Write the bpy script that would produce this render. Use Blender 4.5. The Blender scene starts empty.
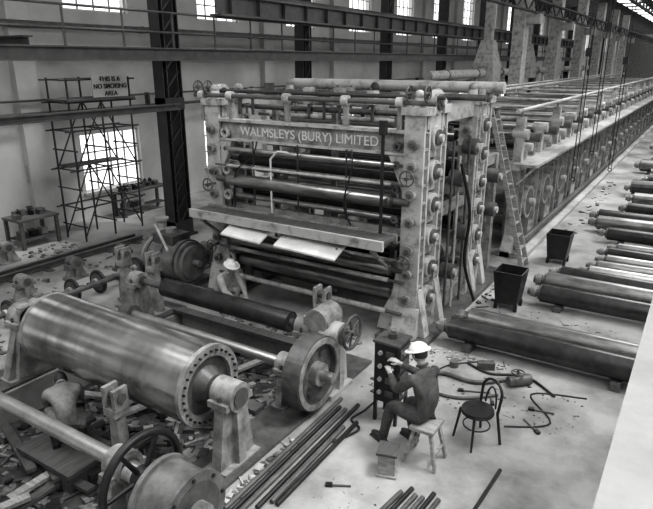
import bpy, math, random
from mathutils import Vector, Matrix, Euler
random.seed(7)
scene=bpy.context.scene
COL=scene.collection
V=Vector
# ------------------------------------------------------------ materials
def mat(name,c,rough=.6,metal=0.,ns=3.,amt=.25,bump=0.,stretch=(1,1,1),c2=None,detail=6.,lo=.35,hi=.65,emit=0):
    m=bpy.data.materials.new(name);m.use_nodes=True
    nt=m.node_tree;n=nt.nodes;l=nt.links
    b=n['Principled BSDF'];b.inputs['Roughness'].default_value=rough;b.inputs['Metallic'].default_value=metal
    tc=n.new('ShaderNodeTexCoord');mp=n.new('ShaderNodeMapping');mp.inputs['Scale'].default_value=stretch
    l.new(tc.outputs['Object'],mp.inputs['Vector'])
    no=n.new('ShaderNodeTexNoise');no.inputs['Scale'].default_value=ns;no.inputs['Detail'].default_value=detail
    no.inputs['Roughness'].default_value=.65
    l.new(mp.outputs[0],no.inputs['Vector'])
    r=n.new('ShaderNodeValToRGB');l.new(no.outputs['Fac'],r.inputs['Fac'])
    a=c*(1-amt) if c2 is None else c2;bb=min(1,c*(1+amt)) if c2 is None else c
    r.color_ramp.elements[0].position=lo;r.color_ramp.elements[1].position=hi
    r.color_ramp.elements[0].color=(a,a,a*.985,1);r.color_ramp.elements[1].color=(bb,bb,bb*.985,1)
    l.new(r.outputs['Color'],b.inputs['Base Color'])
    if emit:
        b.inputs['Emission Color'].default_value=(1,1,1,1);b.inputs['Emission Strength'].default_value=emit
    if bump>0:
        bp=n.new('ShaderNodeBump');bp.inputs['Strength'].default_value=bump;bp.inputs['Distance'].default_value=.02
        l.new(no.outputs['Fac'],bp.inputs['Height']);l.new(bp.outputs['Normal'],b.inputs['Normal'])
    return m
M_floor=mat('concrete_floor',.37,.7,0,.6,.3,.25,c2=.12,detail=15,lo=.34,hi=.58)
M_wall=mat('plaster_wall',.50,.8,0,.8,.12,.05)
M_ceil=mat('roof_sheeting_dark',.2,.8,0,.8,.2,.05)
M_conc=mat('concrete_pale',.36,.8,0,2,.2,.1)
M_ledge=mat('painted_parapet',.30,.7,0,1.2,.2,.05)
M_cast=mat('painted_casting',.23,.42,0,5,.5,.15)
M_castG=mat('painted_casting_grimy',.22,.45,0,3,.5,.2,c2=.07)
M_castL=mat('painted_casting_light',.42,.4,0,5,.3,.1,c2=.17,lo=.33,hi=.52)
M_castD=mat('painted_casting_dark',.08,.4,0,6,.4,.2)
M_steel=mat('structural_steel_dark',.035,.5,0,4,.3,.05)
M_steelM=mat('structural_steel_mid',.085,.5,0,4,.3,.05)
M_roll=mat('roll_steel',.42,.28,.85,1.6,.35,.02,stretch=(1.2,6,6),c2=.17)
M_rollS=mat('spare_roll_steel',.3,.32,.75,1.6,.35,.02,stretch=(1.2,6,6),c2=.12)
M_rollB=mat('big_roll_steel',.60,.22,.9,.9,.35,.02,stretch=(2.4,.8,.8),c2=.28)
M_rollD=mat('roll_dark_rubber',.035,.25,.2,4,.4,.03)
M_rollL=mat('roll_bright_steel',.48,.3,.8,3,.2,.02)
M_black=mat('black_iron',.018,.4,.1,6,.4,.1)
M_dirt=mat('pit_dirt',.05,.9,0,4,.5,.5)
M_wood=mat('timber',.28,.75,0,3,.35,.15,stretch=(1,8,8))
M_woodD=mat('timber_dark',.085,.75,0,3,.35,.15,stretch=(8,1,8))
M_rub=mat('rubble',.17,.9,0,8,.6,.4)
M_cloth=mat('overall_cloth_dark',.07,.85,0,9,.4,.3)
M_clothM=mat('overall_cloth_mid',.2,.85,0,9,.35,.3)
M_clothL=mat('shirt_cloth_pale',.38,.85,0,9,.25,.3)
M_skin=mat('skin',.36,.5,0,10,.08,.0)
M_hair=mat('hair_dark',.03,.6,0,20,.3,.2)
M_hat=mat('hard_hat_white',.78,.35,0,3,.04)
M_boot=mat('boot_leather',.025,.5,0,9,.3,.1)
M_white=mat('white_paint',.62,.5,0,3,.08)
M_ink=mat('black_lettering',.02,.6,0,3,.1)
M_tray=mat('sheet_metal_tray',.66,.4,.0,3,.15)
M_sky=mat('skylight_glass',.9,.4,0,3,.02,emit=1.8)
# ------------------------------------------------------------ builder
def ortho(d):
    d=V(d).normalized();u=V((0,0,1)) if abs(d.z)<.9 else V((1,0,0))
    s=d.cross(u).normalized();return d,s,s.cross(d).normalized()
class B:
    def __init__(s,name,org=(0,0,0),parent=None):
        s.name=name;s.o=V(org);s.v=[];s.f=[];s.m=[];s.s=[];s.mats=[];s.parent=parent
    def add(s,vs,fs,m,sm=False):
        if m not in s.mats:s.mats.append(m)
        k=len(s.v);mi=s.mats.index(m)
        s.v+= [tuple(V(p)-s.o) for p in vs]
        for q in fs:
            s.f.append([i+k for i in q]);s.m.append(mi);s.s.append(sm)
    def hexa(s,vs,m):
        s.add(vs,[(0,3,2,1),(4,5,6,7),(0,1,5,4),(1,2,6,5),(2,3,7,6),(3,0,4,7)],m)
    def box(s,c,size,m,rot=None):
        c=V(c);h=V(size)*.5
        P=[V((x*h.x,y*h.y,z*h.z)) for z in(-1,1) for x,y in((-1,-1),(1,-1),(1,1),(-1,1))]
        if rot is not None:
            R=Euler(rot).to_matrix();P=[R@p for p in P]
        s.hexa([c+p for p in P],m)
    def b2(s,a,b,m):
        s.box([(a[i]+b[i])/2 for i in range(3)],[abs(b[i]-a[i]) for i in range(3)],m)
    def bar(s,p1,p2,w,h,m):
        p1=V(p1);p2=V(p2);d,a,b=ortho(p2-p1);a=a*w/2;b=b*h/2
        s.hexa([p1-a-b,p1+a-b,p1+a+b,p1-a+b,p2-a-b,p2+a-b,p2+a+b,p2-a+b],m)
    def cyl(s,p1,p2,r,m,r2=None,seg=14,caps=True):
        p1=V(p1);p2=V(p2);r2=r if r2 is None else r2
        d,a,b=ortho(p2-p1)
        c=[a*math.cos(2*math.pi*i/seg)+b*math.sin(2*math.pi*i/seg) for i in range(seg)]
        A=[p1+x*r for x in c];Bq=[p2+x*r2 for x in c]
        s.add(A+Bq,[(i,(i+1)%seg,seg+(i+1)%seg,seg+i) for i in range(seg)],m,True)
        if caps:
            s.add(A,[tuple(range(seg))[::-1]],m);s.add(Bq,[tuple(range(seg))],m)
    def path(s,pts,r,m,seg=8):
        for a,b in zip(pts,pts[1:]): s.cyl(a,b,r,m,seg=seg)
        for p in pts[1:-1]: s.sph(p,r,m,seg=8)
    def curve(s,pts,r,m,n=6,seg=8):
        P=[V(p) for p in pts];P=[P[0]]+P+[P[-1]];out=[]
        for i in range(1,len(P)-2):
            for k in range(n):
                t=k/n;a,b,c,d=P[i-1],P[i],P[i+1],P[i+2]
                out.append(.5*((2*b)+(c-a)*t+(2*a-5*b+4*c-d)*t*t+(3*b-a-3*c+d)*t**3))
        out.append(P[-2]);s.path(out,r,m,seg)
    def ring(s,c,ax,R,r,m,n=28,k=8,a0=0,a1=2*math.pi):
        c=V(c);d,a,b=ortho(ax);vs=[];fs=[]
        full=abs(a1-a0-2*math.pi)<1e-4;N=n if full else n+1
        for i in range(N):
            t=a0+(a1-a0)*i/n;e=a*math.cos(t)+b*math.sin(t)
            for j in range(k):
                q=2*math.pi*j/k;vs.append(c+e*(R+r*math.cos(q))+d*(r*math.sin(q)))
        for i in range(n):
            i2=(i+1)%N
            for j in range(k):
                fs.append((i*k+j,i2*k+j,i2*k+(j+1)%k,i*k+(j+1)%k))
        s.add(vs,fs,m,True)
    def tube(s,c,ax,L,R,Ri,m,n=32):
        c=V(c);d,a,b=ortho(ax);vs=[]
        for i in range(n):
            t=2*math.pi*i/n;e=a*math.cos(t)+b*math.sin(t)
            vs+=[c+e*R-d*L/2,c+e*R+d*L/2,c+e*Ri+d*L/2,c+e*Ri-d*L/2]
        fs=[]
        for i in range(n):
            j=(i+1)%n
            for q in range(4): fs.append((i*4+q,j*4+q,j*4+(q+1)%4,i*4+(q+1)%4))
        s.add(vs,fs,m)
    def sph(s,c,r,m,sc=(1,1,1),seg=12,z0=-1,rot=None):
        c=V(c);rows=max(6,seg//2+1);vs=[];fs=[]
        R=Euler(rot).to_matrix() if rot is not None else Matrix.Identity(3)
        ph0=math.asin(max(-1,z0))
        for i in range(rows+1):
            ph=ph0+(math.pi/2-ph0)*i/rows
            for j in range(seg):
                t=2*math.pi*j/seg
                vs.append(c+R@V((r*sc[0]*math.cos(ph)*math.cos(t),r*sc[1]*math.cos(ph)*math.sin(t),r*sc[2]*math.sin(ph))))
        for i in range(rows):
            for j in range(seg):
                fs.append((i*seg+j,i*seg+(j+1)%seg,(i+1)*seg+(j+1)%seg,(i+1)*seg+j))
        s.add(vs,fs,m,True)
    def prx(s,poly,x0,x1,m):
        n=len(poly);A=[(x0,y,z) for y,z in poly];C=[(x1,y,z) for y,z in poly]
        s.add(A+C,[tuple(range(n))[::-1],tuple(range(n,2*n))]+[(i,(i+1)%n,n+(i+1)%n,n+i) for i in range(n)],m)
    def pry(s,poly,y0,y1,m):
        n=len(poly);A=[(x,y0,z) for x,z in poly];C=[(x,y1,z) for x,z in poly]
        s.add(A+C,[tuple(range(n)),tuple(range(n,2*n))[::-1]]+[(i,n+i,n+(i+1)%n,(i+1)%n) for i in range(n)],m)
    def ibeam(s,p1,p2,d,w,m,t=.03):
        p1=V(p1);p2=V(p2);dd,a,b=ortho(p2-p1)
        s.bar(p1+b*(d/2-t/2),p2+b*(d/2-t/2),w,t,m);s.bar(p1-b*(d/2-t/2),p2-b*(d/2-t/2),w,t,m)
        s.bar(p1,p2,t*.8,d-2*t,m)
    def wheel(s,c,ax,R,m,rim=.03,hub=.07,sp=6):
        c=V(c);d,a,b=ortho(ax);s.ring(c,ax,R,rim,m)
        s.cyl(c-d*.05,c+d*.05,hub,m)
        for i in range(sp):
            t=2*math.pi*i/sp;e=a*math.cos(t)+b*math.sin(t);s.cyl(c+e*hub*.7,c+e*R,rim*.7,m,seg=8,r2=rim*.5)
    def done(s):
        me=bpy.data.meshes.new(s.name);me.from_pydata(s.v,[],s.f)
        for m in s.mats: me.materials.append(m)
        me.polygons.foreach_set('material_index',s.m);me.polygons.foreach_set('use_smooth',s.s);me.update()
        ob=bpy.data.objects.new(s.name,me);COL.objects.link(ob)
        ob.location=s.o
        if s.parent:
            ob.parent=s.parent;ob.location=s.o-s.parent.location
        return ob
def empty(name,loc=(0,0,0)):
    e=bpy.data.objects.new(name,None);e.location=loc;e.empty_display_size=.2;COL.objects.link(e);return e
def text(body,name,loc,rot,size,m,parent=None,ext=.006,align='CENTER',ls=1.,off=0):
    c=bpy.data.curves.new(name,'FONT');c.body=body;c.size=size;c.extrude=ext;c.align_x=align;c.space_line=ls;c.offset=off
    c.materials.append(m);o=bpy.data.objects.new(name,c);COL.objects.link(o)
    o.rotation_euler=rot;o.location=V(loc)
    if parent: o.parent=parent;o.location=V(loc)-parent.location
    return o
# ------------------------------------------------------------ room
XW=-15.5;XR=13;Y0=-6;YE=130;ZC=9.6
PX0,PX1,PY0,PY1=-7.95,-4.75,1.3,7.3
b=B('floor')
for a,c in [((XW,Y0),(PX0,YE)),((PX1,Y0),(XR,YE)),((PX0,Y0),(PX1,PY0)),((PX0,PY1),(PX1,YE))]:
    b.b2((a[0],a[1],-.8),(c[0],c[1],0),M_floor)
b.b2((PX0,PY0,-.8),(PX1,PY1,-.5),M_dirt)
b.done()
lowW=[(-4.7+5.2*i,-2.5+5.2*i) for i in range(0,25)]
b=B('wall_left')
W0,W1=XW-.35,XW
b.b2((W0,Y0,0),(W1,YE,.8),M_wall);b.b2((W0,Y0,2.55),(W1,YE,5.95),M_wall);b.b2((W0,Y0,9.0),(W1,YE,ZC),M_wall)
ys=[Y0]+[q for w in lowW for q in w]+[YE]
for i in range(0,len(ys),2):
    for z0,z1 in((.8,2.55),(5.95,9.0)):
        if ys[i+1]>ys[i]: b.b2((W0,ys[i],z0),(W1,ys[i+1],z1),M_wall)
for w in lowW:
    yc=w[0]-1.5
    b.b2((W1,yc-.3,0),(W1+.22,yc+.3,ZC),M_wall)
    b.b2((W1,w[0]-.1,.72),(W1+.08,w[1]+.1,.8),M_conc)
b.b2((W1,Y0,4.75),(W1+.18,YE,5.05),M_wall)
b.done()
k=0
for w in lowW[:16]:
    for z0,z1 in((.8,2.55),(5.95,9.0)):
        if w[0]<4: continue
        k+=1;b=B('window_%d'%k,(XW-.15,w[0],z0));x=XW-.15
        b.b2((x-.03,w[0],z0),(x+.03,w[0]+.05,z1),M_white);b.b2((x-.03,w[1]-.05,z0),(x+.03,w[1],z1),M_white)
        b.b2((x-.03,w[0],z0),(x+.03,w[1],z0+.05),M_white);b.b2((x-.03,w[0],z1-.05),(x+.03,w[1],z1),M_white)
        for i in range(1,4):
            yy=w[0]+(w[1]-w[0])*i/4;b.b2((x-.02,yy-.02,z0),(x+.02,yy+.02,z1),M_cast)
        nz=max(2,round((z1-z0)/.55))
        for i in range(1,nz):
            zz=z0+(z1-z0)*i/nz;b.b2((x-.02,w[0],zz-.02),(x+.02,w[1],zz+.02),M_cast)
        b.done()
b=B('wall_far');b.b2((XW,YE,0),(XR,YE+.3,ZC),M_cast);b.done()
b=B('wall_right')
b.b2((XR,Y0,0),(XR+.3,YE,3.2),M_conc);b.b2((XR,Y0,7.5),(XR+.3,YE,ZC),M_conc)
for i in range(23): b.b2((XR,Y0+i*6,3.2),(XR+.3,Y0+i*6+2.4,7.5),M_conc)
b.done()
b=B('wall_back');b.b2((XW,Y0-.3,0),(XR,Y0,ZC),M_wall);b.done()
b=B('ceiling')
y=Y0
while y<YE:
    b.b2((XW,y,ZC),(XR,y+1.8,ZC+.12),M_ceil)
    b.b2((XW,y+.6,ZC-.45),(XR,y+.72,ZC-.01),M_steelM)
    y+=3.4
for x0,x1 in ((-15.5,-12.5),(-9.5,-6.2),(-4.6,-2.4),(2.2,4.2),(9,13)): b.b2((x0,Y0,ZC+.13),(x1,YE,ZC+.25),M_ceil)
b.done()
b=B('skylight',(-6.3,80,ZC-.55))
for i in range(22):
    y=40+i*3.6
    for xa in(-7.6,-5.2): b.b2((xa,y,ZC-.56),(xa+1.6,y+1.7,ZC-.52),M_sky)
    b.b2((-7.7,y-.1,ZC-.52),(-3.5,y+1.8,ZC-.46),M_steel)
b.done()
# ------------------------------------------------------------ structural columns
def column(y,x=-11.82,w=.6,top=ZC-.45,m=M_steel,name='steel_column'):
    b=B(name,(x,y,0))
    for s in(-1,1):
        yy=y+s*(w/2-.08)
        b.b2((x-.17,yy-.08,0),(x+.17,yy-.055,top),m);b.b2((x-.17,yy+.055,0),(x+.17,yy+.08,top),m)
        b.b2((x-.012,yy-.06,0),(x+.012,yy+.06,top),m)
    z=.3
    while z<top-.5:
        b.bar((x+.16,y-w/2+.1,z),(x+.16,y+w/2-.1,z+.45),.05,.02,m);b.bar((x-.16,y+w/2-.1,z),(x-.16,y-w/2+.1,z+.45),.05,.02,m);z+=.45
    b.b2((x-.26,y-w/2-.1,0),(x+.26,y+w/2+.1,.06),m)
    b.b2((x-.2,y-w/2,.06),(x+.2,y+w/2,.45),m)
    b.b2((x-.2,y-w/2,3.4),(x+.2,y+w/2,3.7),m)
    b.done()
for i in range(-2,12): column(11.07+6.1*i,w=.64 if i<1 else .5)
b=B('crane_girder');x=-11.38
b.b2((x-.02,12.5,5.79),(x+.02,64,6.21),M_steelM)
b.b2((x-.2,12.5,6.22),(x+.2,64,6.28),M_steelM);b.b2((x-.2,12.5,5.73),(x+.2,64,5.78),M_steelM)
y=13
while y<64:
    b.b2((x+.03,y,5.79),(x+.14,y+.03,6.21),M_steelM);y+=1.2
b.b2((x-.05,12.5,6.285),(x+.05,64,6.38),M_steel)
b.done()
for x,za,zb,ya in((-8.2,6.88,7.52,24),(-4.9,7.9,8.7,34)):
    b=B('roof_girder',(x,ya,za))
    b.b2((x-.12,ya,zb-.07),(x+.12,125,zb),M_steel);b.b2((x-.12,ya,za),(x+.12,125,za+.07),M_steel)
    y=ya;i=0
    while y<124:
        b.bar((x,y,za if i%2 else zb),(x,y+1,zb if i%2 else za),.06,.06,M_steel);y+=1;i+=1
    b.done()
for y in (33,41,49,57,65,73):
    b=B('concrete_column',(-9.0,y,0));b.b2((-9.3,y-.45,0),(-8.7,y+.45,ZC-.46),M_castL);b.b2((-9.4,y-.6,0),(-8.6,y+.6,.5),M_conc);b.b2((-8.7,y-.3,6.4),(-8.0,y+.3,6.87),M_castL);b.done()
b=B('mezzanine_beam');X=-11.45
b.ibeam((X,-4,4.75),(X,60,4.75),.3,.25,M_steelM)
b.ibeam((X,-4,3.5),(X,11,3.5),.16,.2,M_steelM)
for z in (5.25,5.7): b.cyl((X,-4,z),(X,60,z),.028,M_steelM,seg=8)
y=-4
while y<60: b.cyl((X,y,4.9),(X,y,5.7),.025,M_steelM,seg=8);y+=1.5
y=-2.2
while y<60:
    b.ibeam((X,y,4.75),(XW+.2,y,4.75),.22,.15,M_steelM);y+=6.1
b.ibeam((X,7.2,4.95),(XW+.2,7.2,4.95),.25,.2,M_steel)
b.done()
b=B('electrical_conduit',(XW,20,4))
b.cyl((XW+.3,-4,3.25),(XW+.3,60,3.25),.05,M_steelM,seg=8);b.cyl((XW+.3,-4,3.6),(XW+.3,60,3.6),.03,M_steelM,seg=8)
b.cyl((XW+.35,-4,5.5),(XW+.35,60,5.5),.09,M_steelM,seg=8)
for i in range(14):
    y=8.1+5.2*i-10.4;b.b2((XW+.22,y-.03,3.2),(XW+.4,y+.03,3.65),M_steelM);b.b2((XW+.22,y-.03,5.4),(XW+.4,y+.03,5.6),M_steelM)
    b.b2((XW+.0,y+1.0,1.4),(XW+.15,y+1.3,1.9),M_castD);b.cyl((XW+.08,y+1.15,1.9),(XW+.08,y+1.15,3.25),.02,M_steelM,seg=6)
b.done()
# ------------------------------------------------------------ far hall ducts
b=B('air_duct')
b.cyl((-10.2,24,4.0),(-10.2,62,4.0),.2,M_castL,seg=20)
for y in range(26,62,4):
    b.tube((-10.2,y,4.0),(0,1,0),.08,.25,.19,M_cast,n=20);b.b2((-10.26,y-.06,0),(-10.14,y+.06,3.8),M_cast)
for y in (31,38.5,46):
    b.hexa([(-10.7,y,4.5),(-9.7,y,4.5),(-9.7,y+1.3,4.5),(-10.7,y+1.3,4.5),(-10.5,y+.3,5.6),(-9.9,y+.3,5.6),(-9.9,y+.9,5.6),(-10.5,y+.9,5.6)],M_castL)
    b.b2((-10.75,y-.05,3.6),(-9.65,y+1.35,4.5),M_castL);b.b2((-10.4,y+.4,5.6),(-10.0,y+.8,9.1),M_castL)
b.done()
for x,y,z in((-2.75,16.2,1.7),(-2.5,17.0,2.3),(-2.3,19.5,1.5)):
    b=B('hoist_chain',(x,y,z))
    b.cyl((x,y,z),(x,y,ZC-.02),.012,M_black,seg=6);b.cyl((x+.08,y,z),(x+.08,y,ZC-.02),.012,M_black,seg=6)
    b.ring((x+.04,y,z-.02),(0,1,0),.05,.014,M_black,n=12)
    b.b2((x-.04,y-.05,z+3),(x+.1,y+.05,z+3.2),M_black)
    b.done()
# ------------------------------------------------------------ paper machine press section
def side_frame(b,x,ya,yb,H,sgn):
    w=.34;x0=x-w/2;x1=x+w/2
    for y in(ya,yb):
        b.b2((x-.06,y-.12,.1),(x+.06,y+.12,H-.1),M_castG)
        b.b2((x0,y-.13,.1),(x1,y-.07,H-.1),M_castL);b.b2((x0,y+.07,.1),(x1,y+.13,H-.1),M_castL)
        for i in range(12):
            z=.35+i*.29;b.b2((x0+.01,y-.08,z),(x1-.01,y+.08,z+.04),M_cast)
        b.prx([(y-.3,0),(y+.3,0),(y+.3,.1),(y+.15,.6),(y-.15,.6),(y-.3,.1)],x0-.05,x1+.05,M_castL)
        b.pry([(x-.35,0),(x+.35,0),(x+.35,.08),(x+.18,.9),(x-.18,.9),(x-.35,.08)],y-.1,y+.1,M_castL)
        b.b2((x0-.05,y-.17,H-.12),(x1+.05,y+.17,H),M_castL)
        b.cyl((x,y,H),(x,y,H+.16),.11,M_castL,r2=.08);b.sph((x,y,H+.17),.09,M_cast)
    for i in range(7):
        z=.35+i*.55
        if z<H-.2:
            b.b2((x-.1,ya,z),(x+.1,yb,z+.13),M_castL)
            b.cyl((x+sgn*.1,(ya+yb)/2,z+.33),(x+sgn*.24,(ya+yb)/2,z+.33),.13,M_castD,seg=18)
            b.cyl((x+sgn*.24,(ya+yb)/2,z+.33),(x+sgn*.3,(ya+yb)/2,z+.33),.06,M_castL,seg=12)
            b.tube((x+sgn*.14,(ya+yb)/2,z+.33),(1,0,0),.12,.19,.13,M_castL,n=20)
    b.b2((x0+.01,ya,H-.4),(x1-.01,yb,H-.13),M_castL)
    b.prx([(ya+.1,2.9),(ya+.35,3.35),(yb-.35,3.35),(yb-.1,2.9),(yb-.1,3.5),(ya+.1,3.5)],x-.08,x+.08,M_castL)
    for z in(.75,1.2,1.62,2.1,2.55,3.0,3.35):
        b.cyl((x,ya-.13,z),(x,ya-.22,z),.085,M_cast,seg=16);b.cyl((x,ya-.22,z),(x,ya-.25,z),.045,M_castD,seg=10)
def roll(b,y,z,r,m,x0=-7.95,x1=-3.85,j=.06):
    b.cyl((x0+.3,y,z),(x1-.3,y,z),r,m,seg=20);b.cyl((x0,y,z),(x1,y,z),min(j,r*.6),M_steelM,seg=10)
    for x in (x0+.29,x1-.29): b.cyl((x-.012,y,z),(x+.012,y,z),r*.8,M_castD,seg=20)
pm=empty('paper_machine_press_section',(-5.9,8.6,0))
b=B('frames_and_rolls',(-5.9,8.6,0),pm)
for x,s in((-8.05,-1),(-3.82,1)):
    side_frame(b,x,8.7,9.4,3.92,s);side_frame(b,x,11.15,11.75,3.95,s)
    b.b2((x-.1,9.4,3.62),(x+.1,11.2,3.85),M_castL)
    b.b2((x-.08,9.4,1.95),(x+.08,11.2,2.12),M_cast);b.b2((x-.14,9.4,.12),(x+.14,11.2,.42),M_cast)
    b.b2((x-.45,8.3,0),(x+.45,12.9,.09),M_castD)
    b.b2((x-.08,11.8,2.5),(x+.08,12.9,2.7),M_cast);b.b2((x-.1,12.7,0),(x+.1,12.88,2.69),M_cast)
for x,s in((-8.05,1),(-3.82,-1)):
    b.pry([(x+s*.15,.1),(x+s*.55,.1),(x+s*.5,.35),(x+s*.28,.8),(x+s*.2,1.3),(x+s*.15,1.3)],8.56,8.74,M_castL)
    b.pry([(x+s*.15,2.5),(x+s*.45,3.15),(x+s*.15,3.15)],8.6,8.72,M_castL)
b.b2((-7.9,8.66,3.2),(-3.95,8.74,3.51),M_cast);b.b2((-7.9,8.58,3.51),(-3.95,8.82,3.56),M_castL);b.b2((-7.9,8.58,3.16),(-3.95,8.82,3.2),M_castL)
b.cyl((-8.5,8.62,3.98),(-3.5,8.62,3.98),.04,M_steelM);b.cyl((-8.4,8.95,4.05),(-3.5,8.95,4.05),.035,M_steel)
for x in(-8.3,-7.6,-6.3,-5.1,-4.1): 
    b.cyl((x-.06,8.62,3.98),(x+.06,8.62,3.98),.085,M_castL);b.b2((x-.04,8.6,3.5),(x+.04,8.68,3.98),M_cast)
b.cyl((-8.1,11.4,4.12),(-3.3,11.4,4.12),.11,M_castL,seg=18)
b.cyl((-8.3,11.0,3.95),(-3.5,11.0,3.95),.06,M_castD)
for y,z,r,m in [(8.6,3.0,.045,M_rollL),(8.95,2.78,.12,M_rollD),(8.55,2.42,.12,M_roll),(9.05,2.2,.15,M_rollD),(8.75,2.08,.05,M_rollL),
  (8.6,1.22,.12,M_roll),(9.0,1.55,.12,M_rollD),(8.85,.72,.14,M_roll),(9.2,.9,.2,M_rollD),(9.6,3.3,.1,M_castD),(10.0,2.6,.16,M_rollD),(10.3,3.45,.08,M_rollL),
  (10.6,2.0,.2,M_roll),(10.1,1.2,.25,M_rollD),(10.8,.8,.25,M_rollD),(11.3,3.2,.12,M_roll),(11.5,2.5,.18,M_rollD),(11.5,1.7,.18,M_roll),(12.1,3.0,.1,M_rollL),(12.5,2.4,.15,M_rollD),(12.75,2.95,.09,M_roll),(12.5,1.2,.3,M_rollD),
  (9.3,3.75,.05,M_castD),(10.9,3.75,.05,M_cast),(12.0,3.7,.06,M_castL),(9.8,3.0,.07,M_roll),(9.4,2.5,.06,M_castL),(10.9,2.9,.1,M_rollD),(11.9,3.35,.07,M_rollD),(12.7,3.5,.05,M_rollL),(8.5,2.7,.03,M_castL),(8.5,1.05,.04,M_castL),(8.45,.5,.05,M_castL),(9.0,1.2,.06,M_castL),(9.7,1.9,.07,M_castL),(9.9,3.55,.05,M_castL)]:
    roll(b,y,z,r,m)
b.b2((-7.9,9.3,.3),(-3.95,9.45,.75),M_castD)
b.b2((-7.9,8.9,1.72),(-3.95,9.0,1.86),M_castL)
for x in (-7.3,-5.9,-4.6): b.b2((x-.05,9.55,.1),(x+.05,9.65,3.7),M_cast)
b.b2((-8.1,7.97,1.82),(-4.0,8.4,1.87),M_woodD);b.b2((-8.15,7.9,1.74),(-3.98,7.96,1.9),M_castL);b.b2((-8.15,8.41,1.74),(-3.98,8.46,1.9),M_cast)
for x in(-7.9,-6.05,-4.2):
    b.b2((x-.04,7.97,1.66),(x+.04,8.62,1.76),M_cast);b.bar((x,7.98,1.7),(x,8.62,1.2),.05,.05,M_cast)
for x0,x1,dz in((-7.2,-6.3,.0),(-6.0,-4.75,-.03)):
    b.hexa([(x0,7.72,1.57+dz),(x1,7.72,1.53+dz),(x1,8.1,1.68+dz),(x0,8.1,1.72+dz),(x0,7.72,1.6+dz),(x1,7.72,1.56+dz),(x1,8.1,1.71+dz),(x0,8.1,1.75+dz)],M_tray)
    b.bar((x0+.1,7.95,1.65),(x0+.1,8.6,1.3),.04,.04,M_castD);b.bar((x1-.1,7.95,1.63),(x1-.1,8.6,1.3),.04,.04,M_castD)
for x in(-6.0,-7.0,-5.0): b.cyl((x,8.5,2.0),(x,8.5,3.2),.016,M_steel,seg=6)
b.cyl((-4.25,8.35,1.9),(-4.25,8.35,3.6),.03,M_black,seg=8);b.cyl((-4.25,8.35,3.5),(-4.25,8.35,3.72),.07,M_black)
b.path([(-6.6,8.5,1.9),(-6.6,8.5,2.9),(-6.45,8.5,3.05),(-6.2,8.5,3.05)],.02,M_white)
b.curve([(-7.5,8.5,1.9),(-7.4,8.45,2.6),(-7.0,8.45,2.9),(-6.9,8.5,3.2)],.014,M_black);b.curve([(-4.9,8.5,1.9),(-5.0,8.42,2.3),(-4.85,8.42,2.9),(-4.9,8.5,3.2)],.014,M_black)
for x,y,z in((-8.05,8.35,1.05),(-8.05,8.35,2.3),(-3.82,8.35,2.85),(-3.82,8.35,1.45)):
    b.cyl((x,y,z),(x,8.6,z),.025,M_castD,seg=8);b.wheel((x,y,z),(0,1,0),.12,M_castD,rim=.014,hub=.03,sp=4)
for z in(.8,1.3,1.7,2.1,2.6,3.0,3.3): b.tube((-7.75,8.6,z),(0,1,0),.06,.1,.05,M_castL,n=18);b.tube((-4.12,8.6,z),(0,1,0),.06,.07,.03,M_castD,n=14)
for x in(-8.4,-8.15,-3.95,-3.65): b.wheel((x,8.62,4.12),(1,0,0),.12,M_castD,rim=.015,hub=.03,sp=4)
for i in range(14):
    x=-8.2+i*.33;y=random.choice((9.2,9.8,10.6,11.3));b.box((x,y,4.0),(.14,.18,random.uniform(.12,.3)),random.choice((M_cast,M_castD,M_castL)));b.cyl((x,y,3.6),(x,y,4.1),.03,M_castD,seg=8)
for z in(1.0,1.7,2.3,2.95,3.4):
    b.cyl((-8.5,9.05,z),(-8.3,9.05,z),.2,M_castD,seg=20)
for i,y in enumerate((9.75,10.1,10.55,10.9)):
    b.cyl((-3.6,y,.1),(-3.6,y,3.3-.3*(i%2)),.025,(M_castD,M_castL)[i%2],seg=6)
for y,z in((9.9,.9),(10.5,1.5),(10.1,2.6),(10.7,3.1),(12.2,1.6),(12.3,2.3)):
    b.cyl((-3.75,y,z),(-3.5,y,z),.15,M_castD,seg=18);b.cyl((-3.5,y,z),(-3.45,y,z),.07,M_castL);b.b2((-3.85,y-.06,z-.3),(-3.7,y+.06,z),M_cast)
b.curve([(-3.5,9.9,2.9),(-3.35,10.1,2.0),(-3.45,10.3,1.0),(-3.3,10.6,.12)],.03,M_black)
b.done()
text('WALMSLEYS (BURY) LIMITED','lettering',(-5.95,8.655,3.27),(math.pi/2,0,0),.23,M_white,pm)
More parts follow.
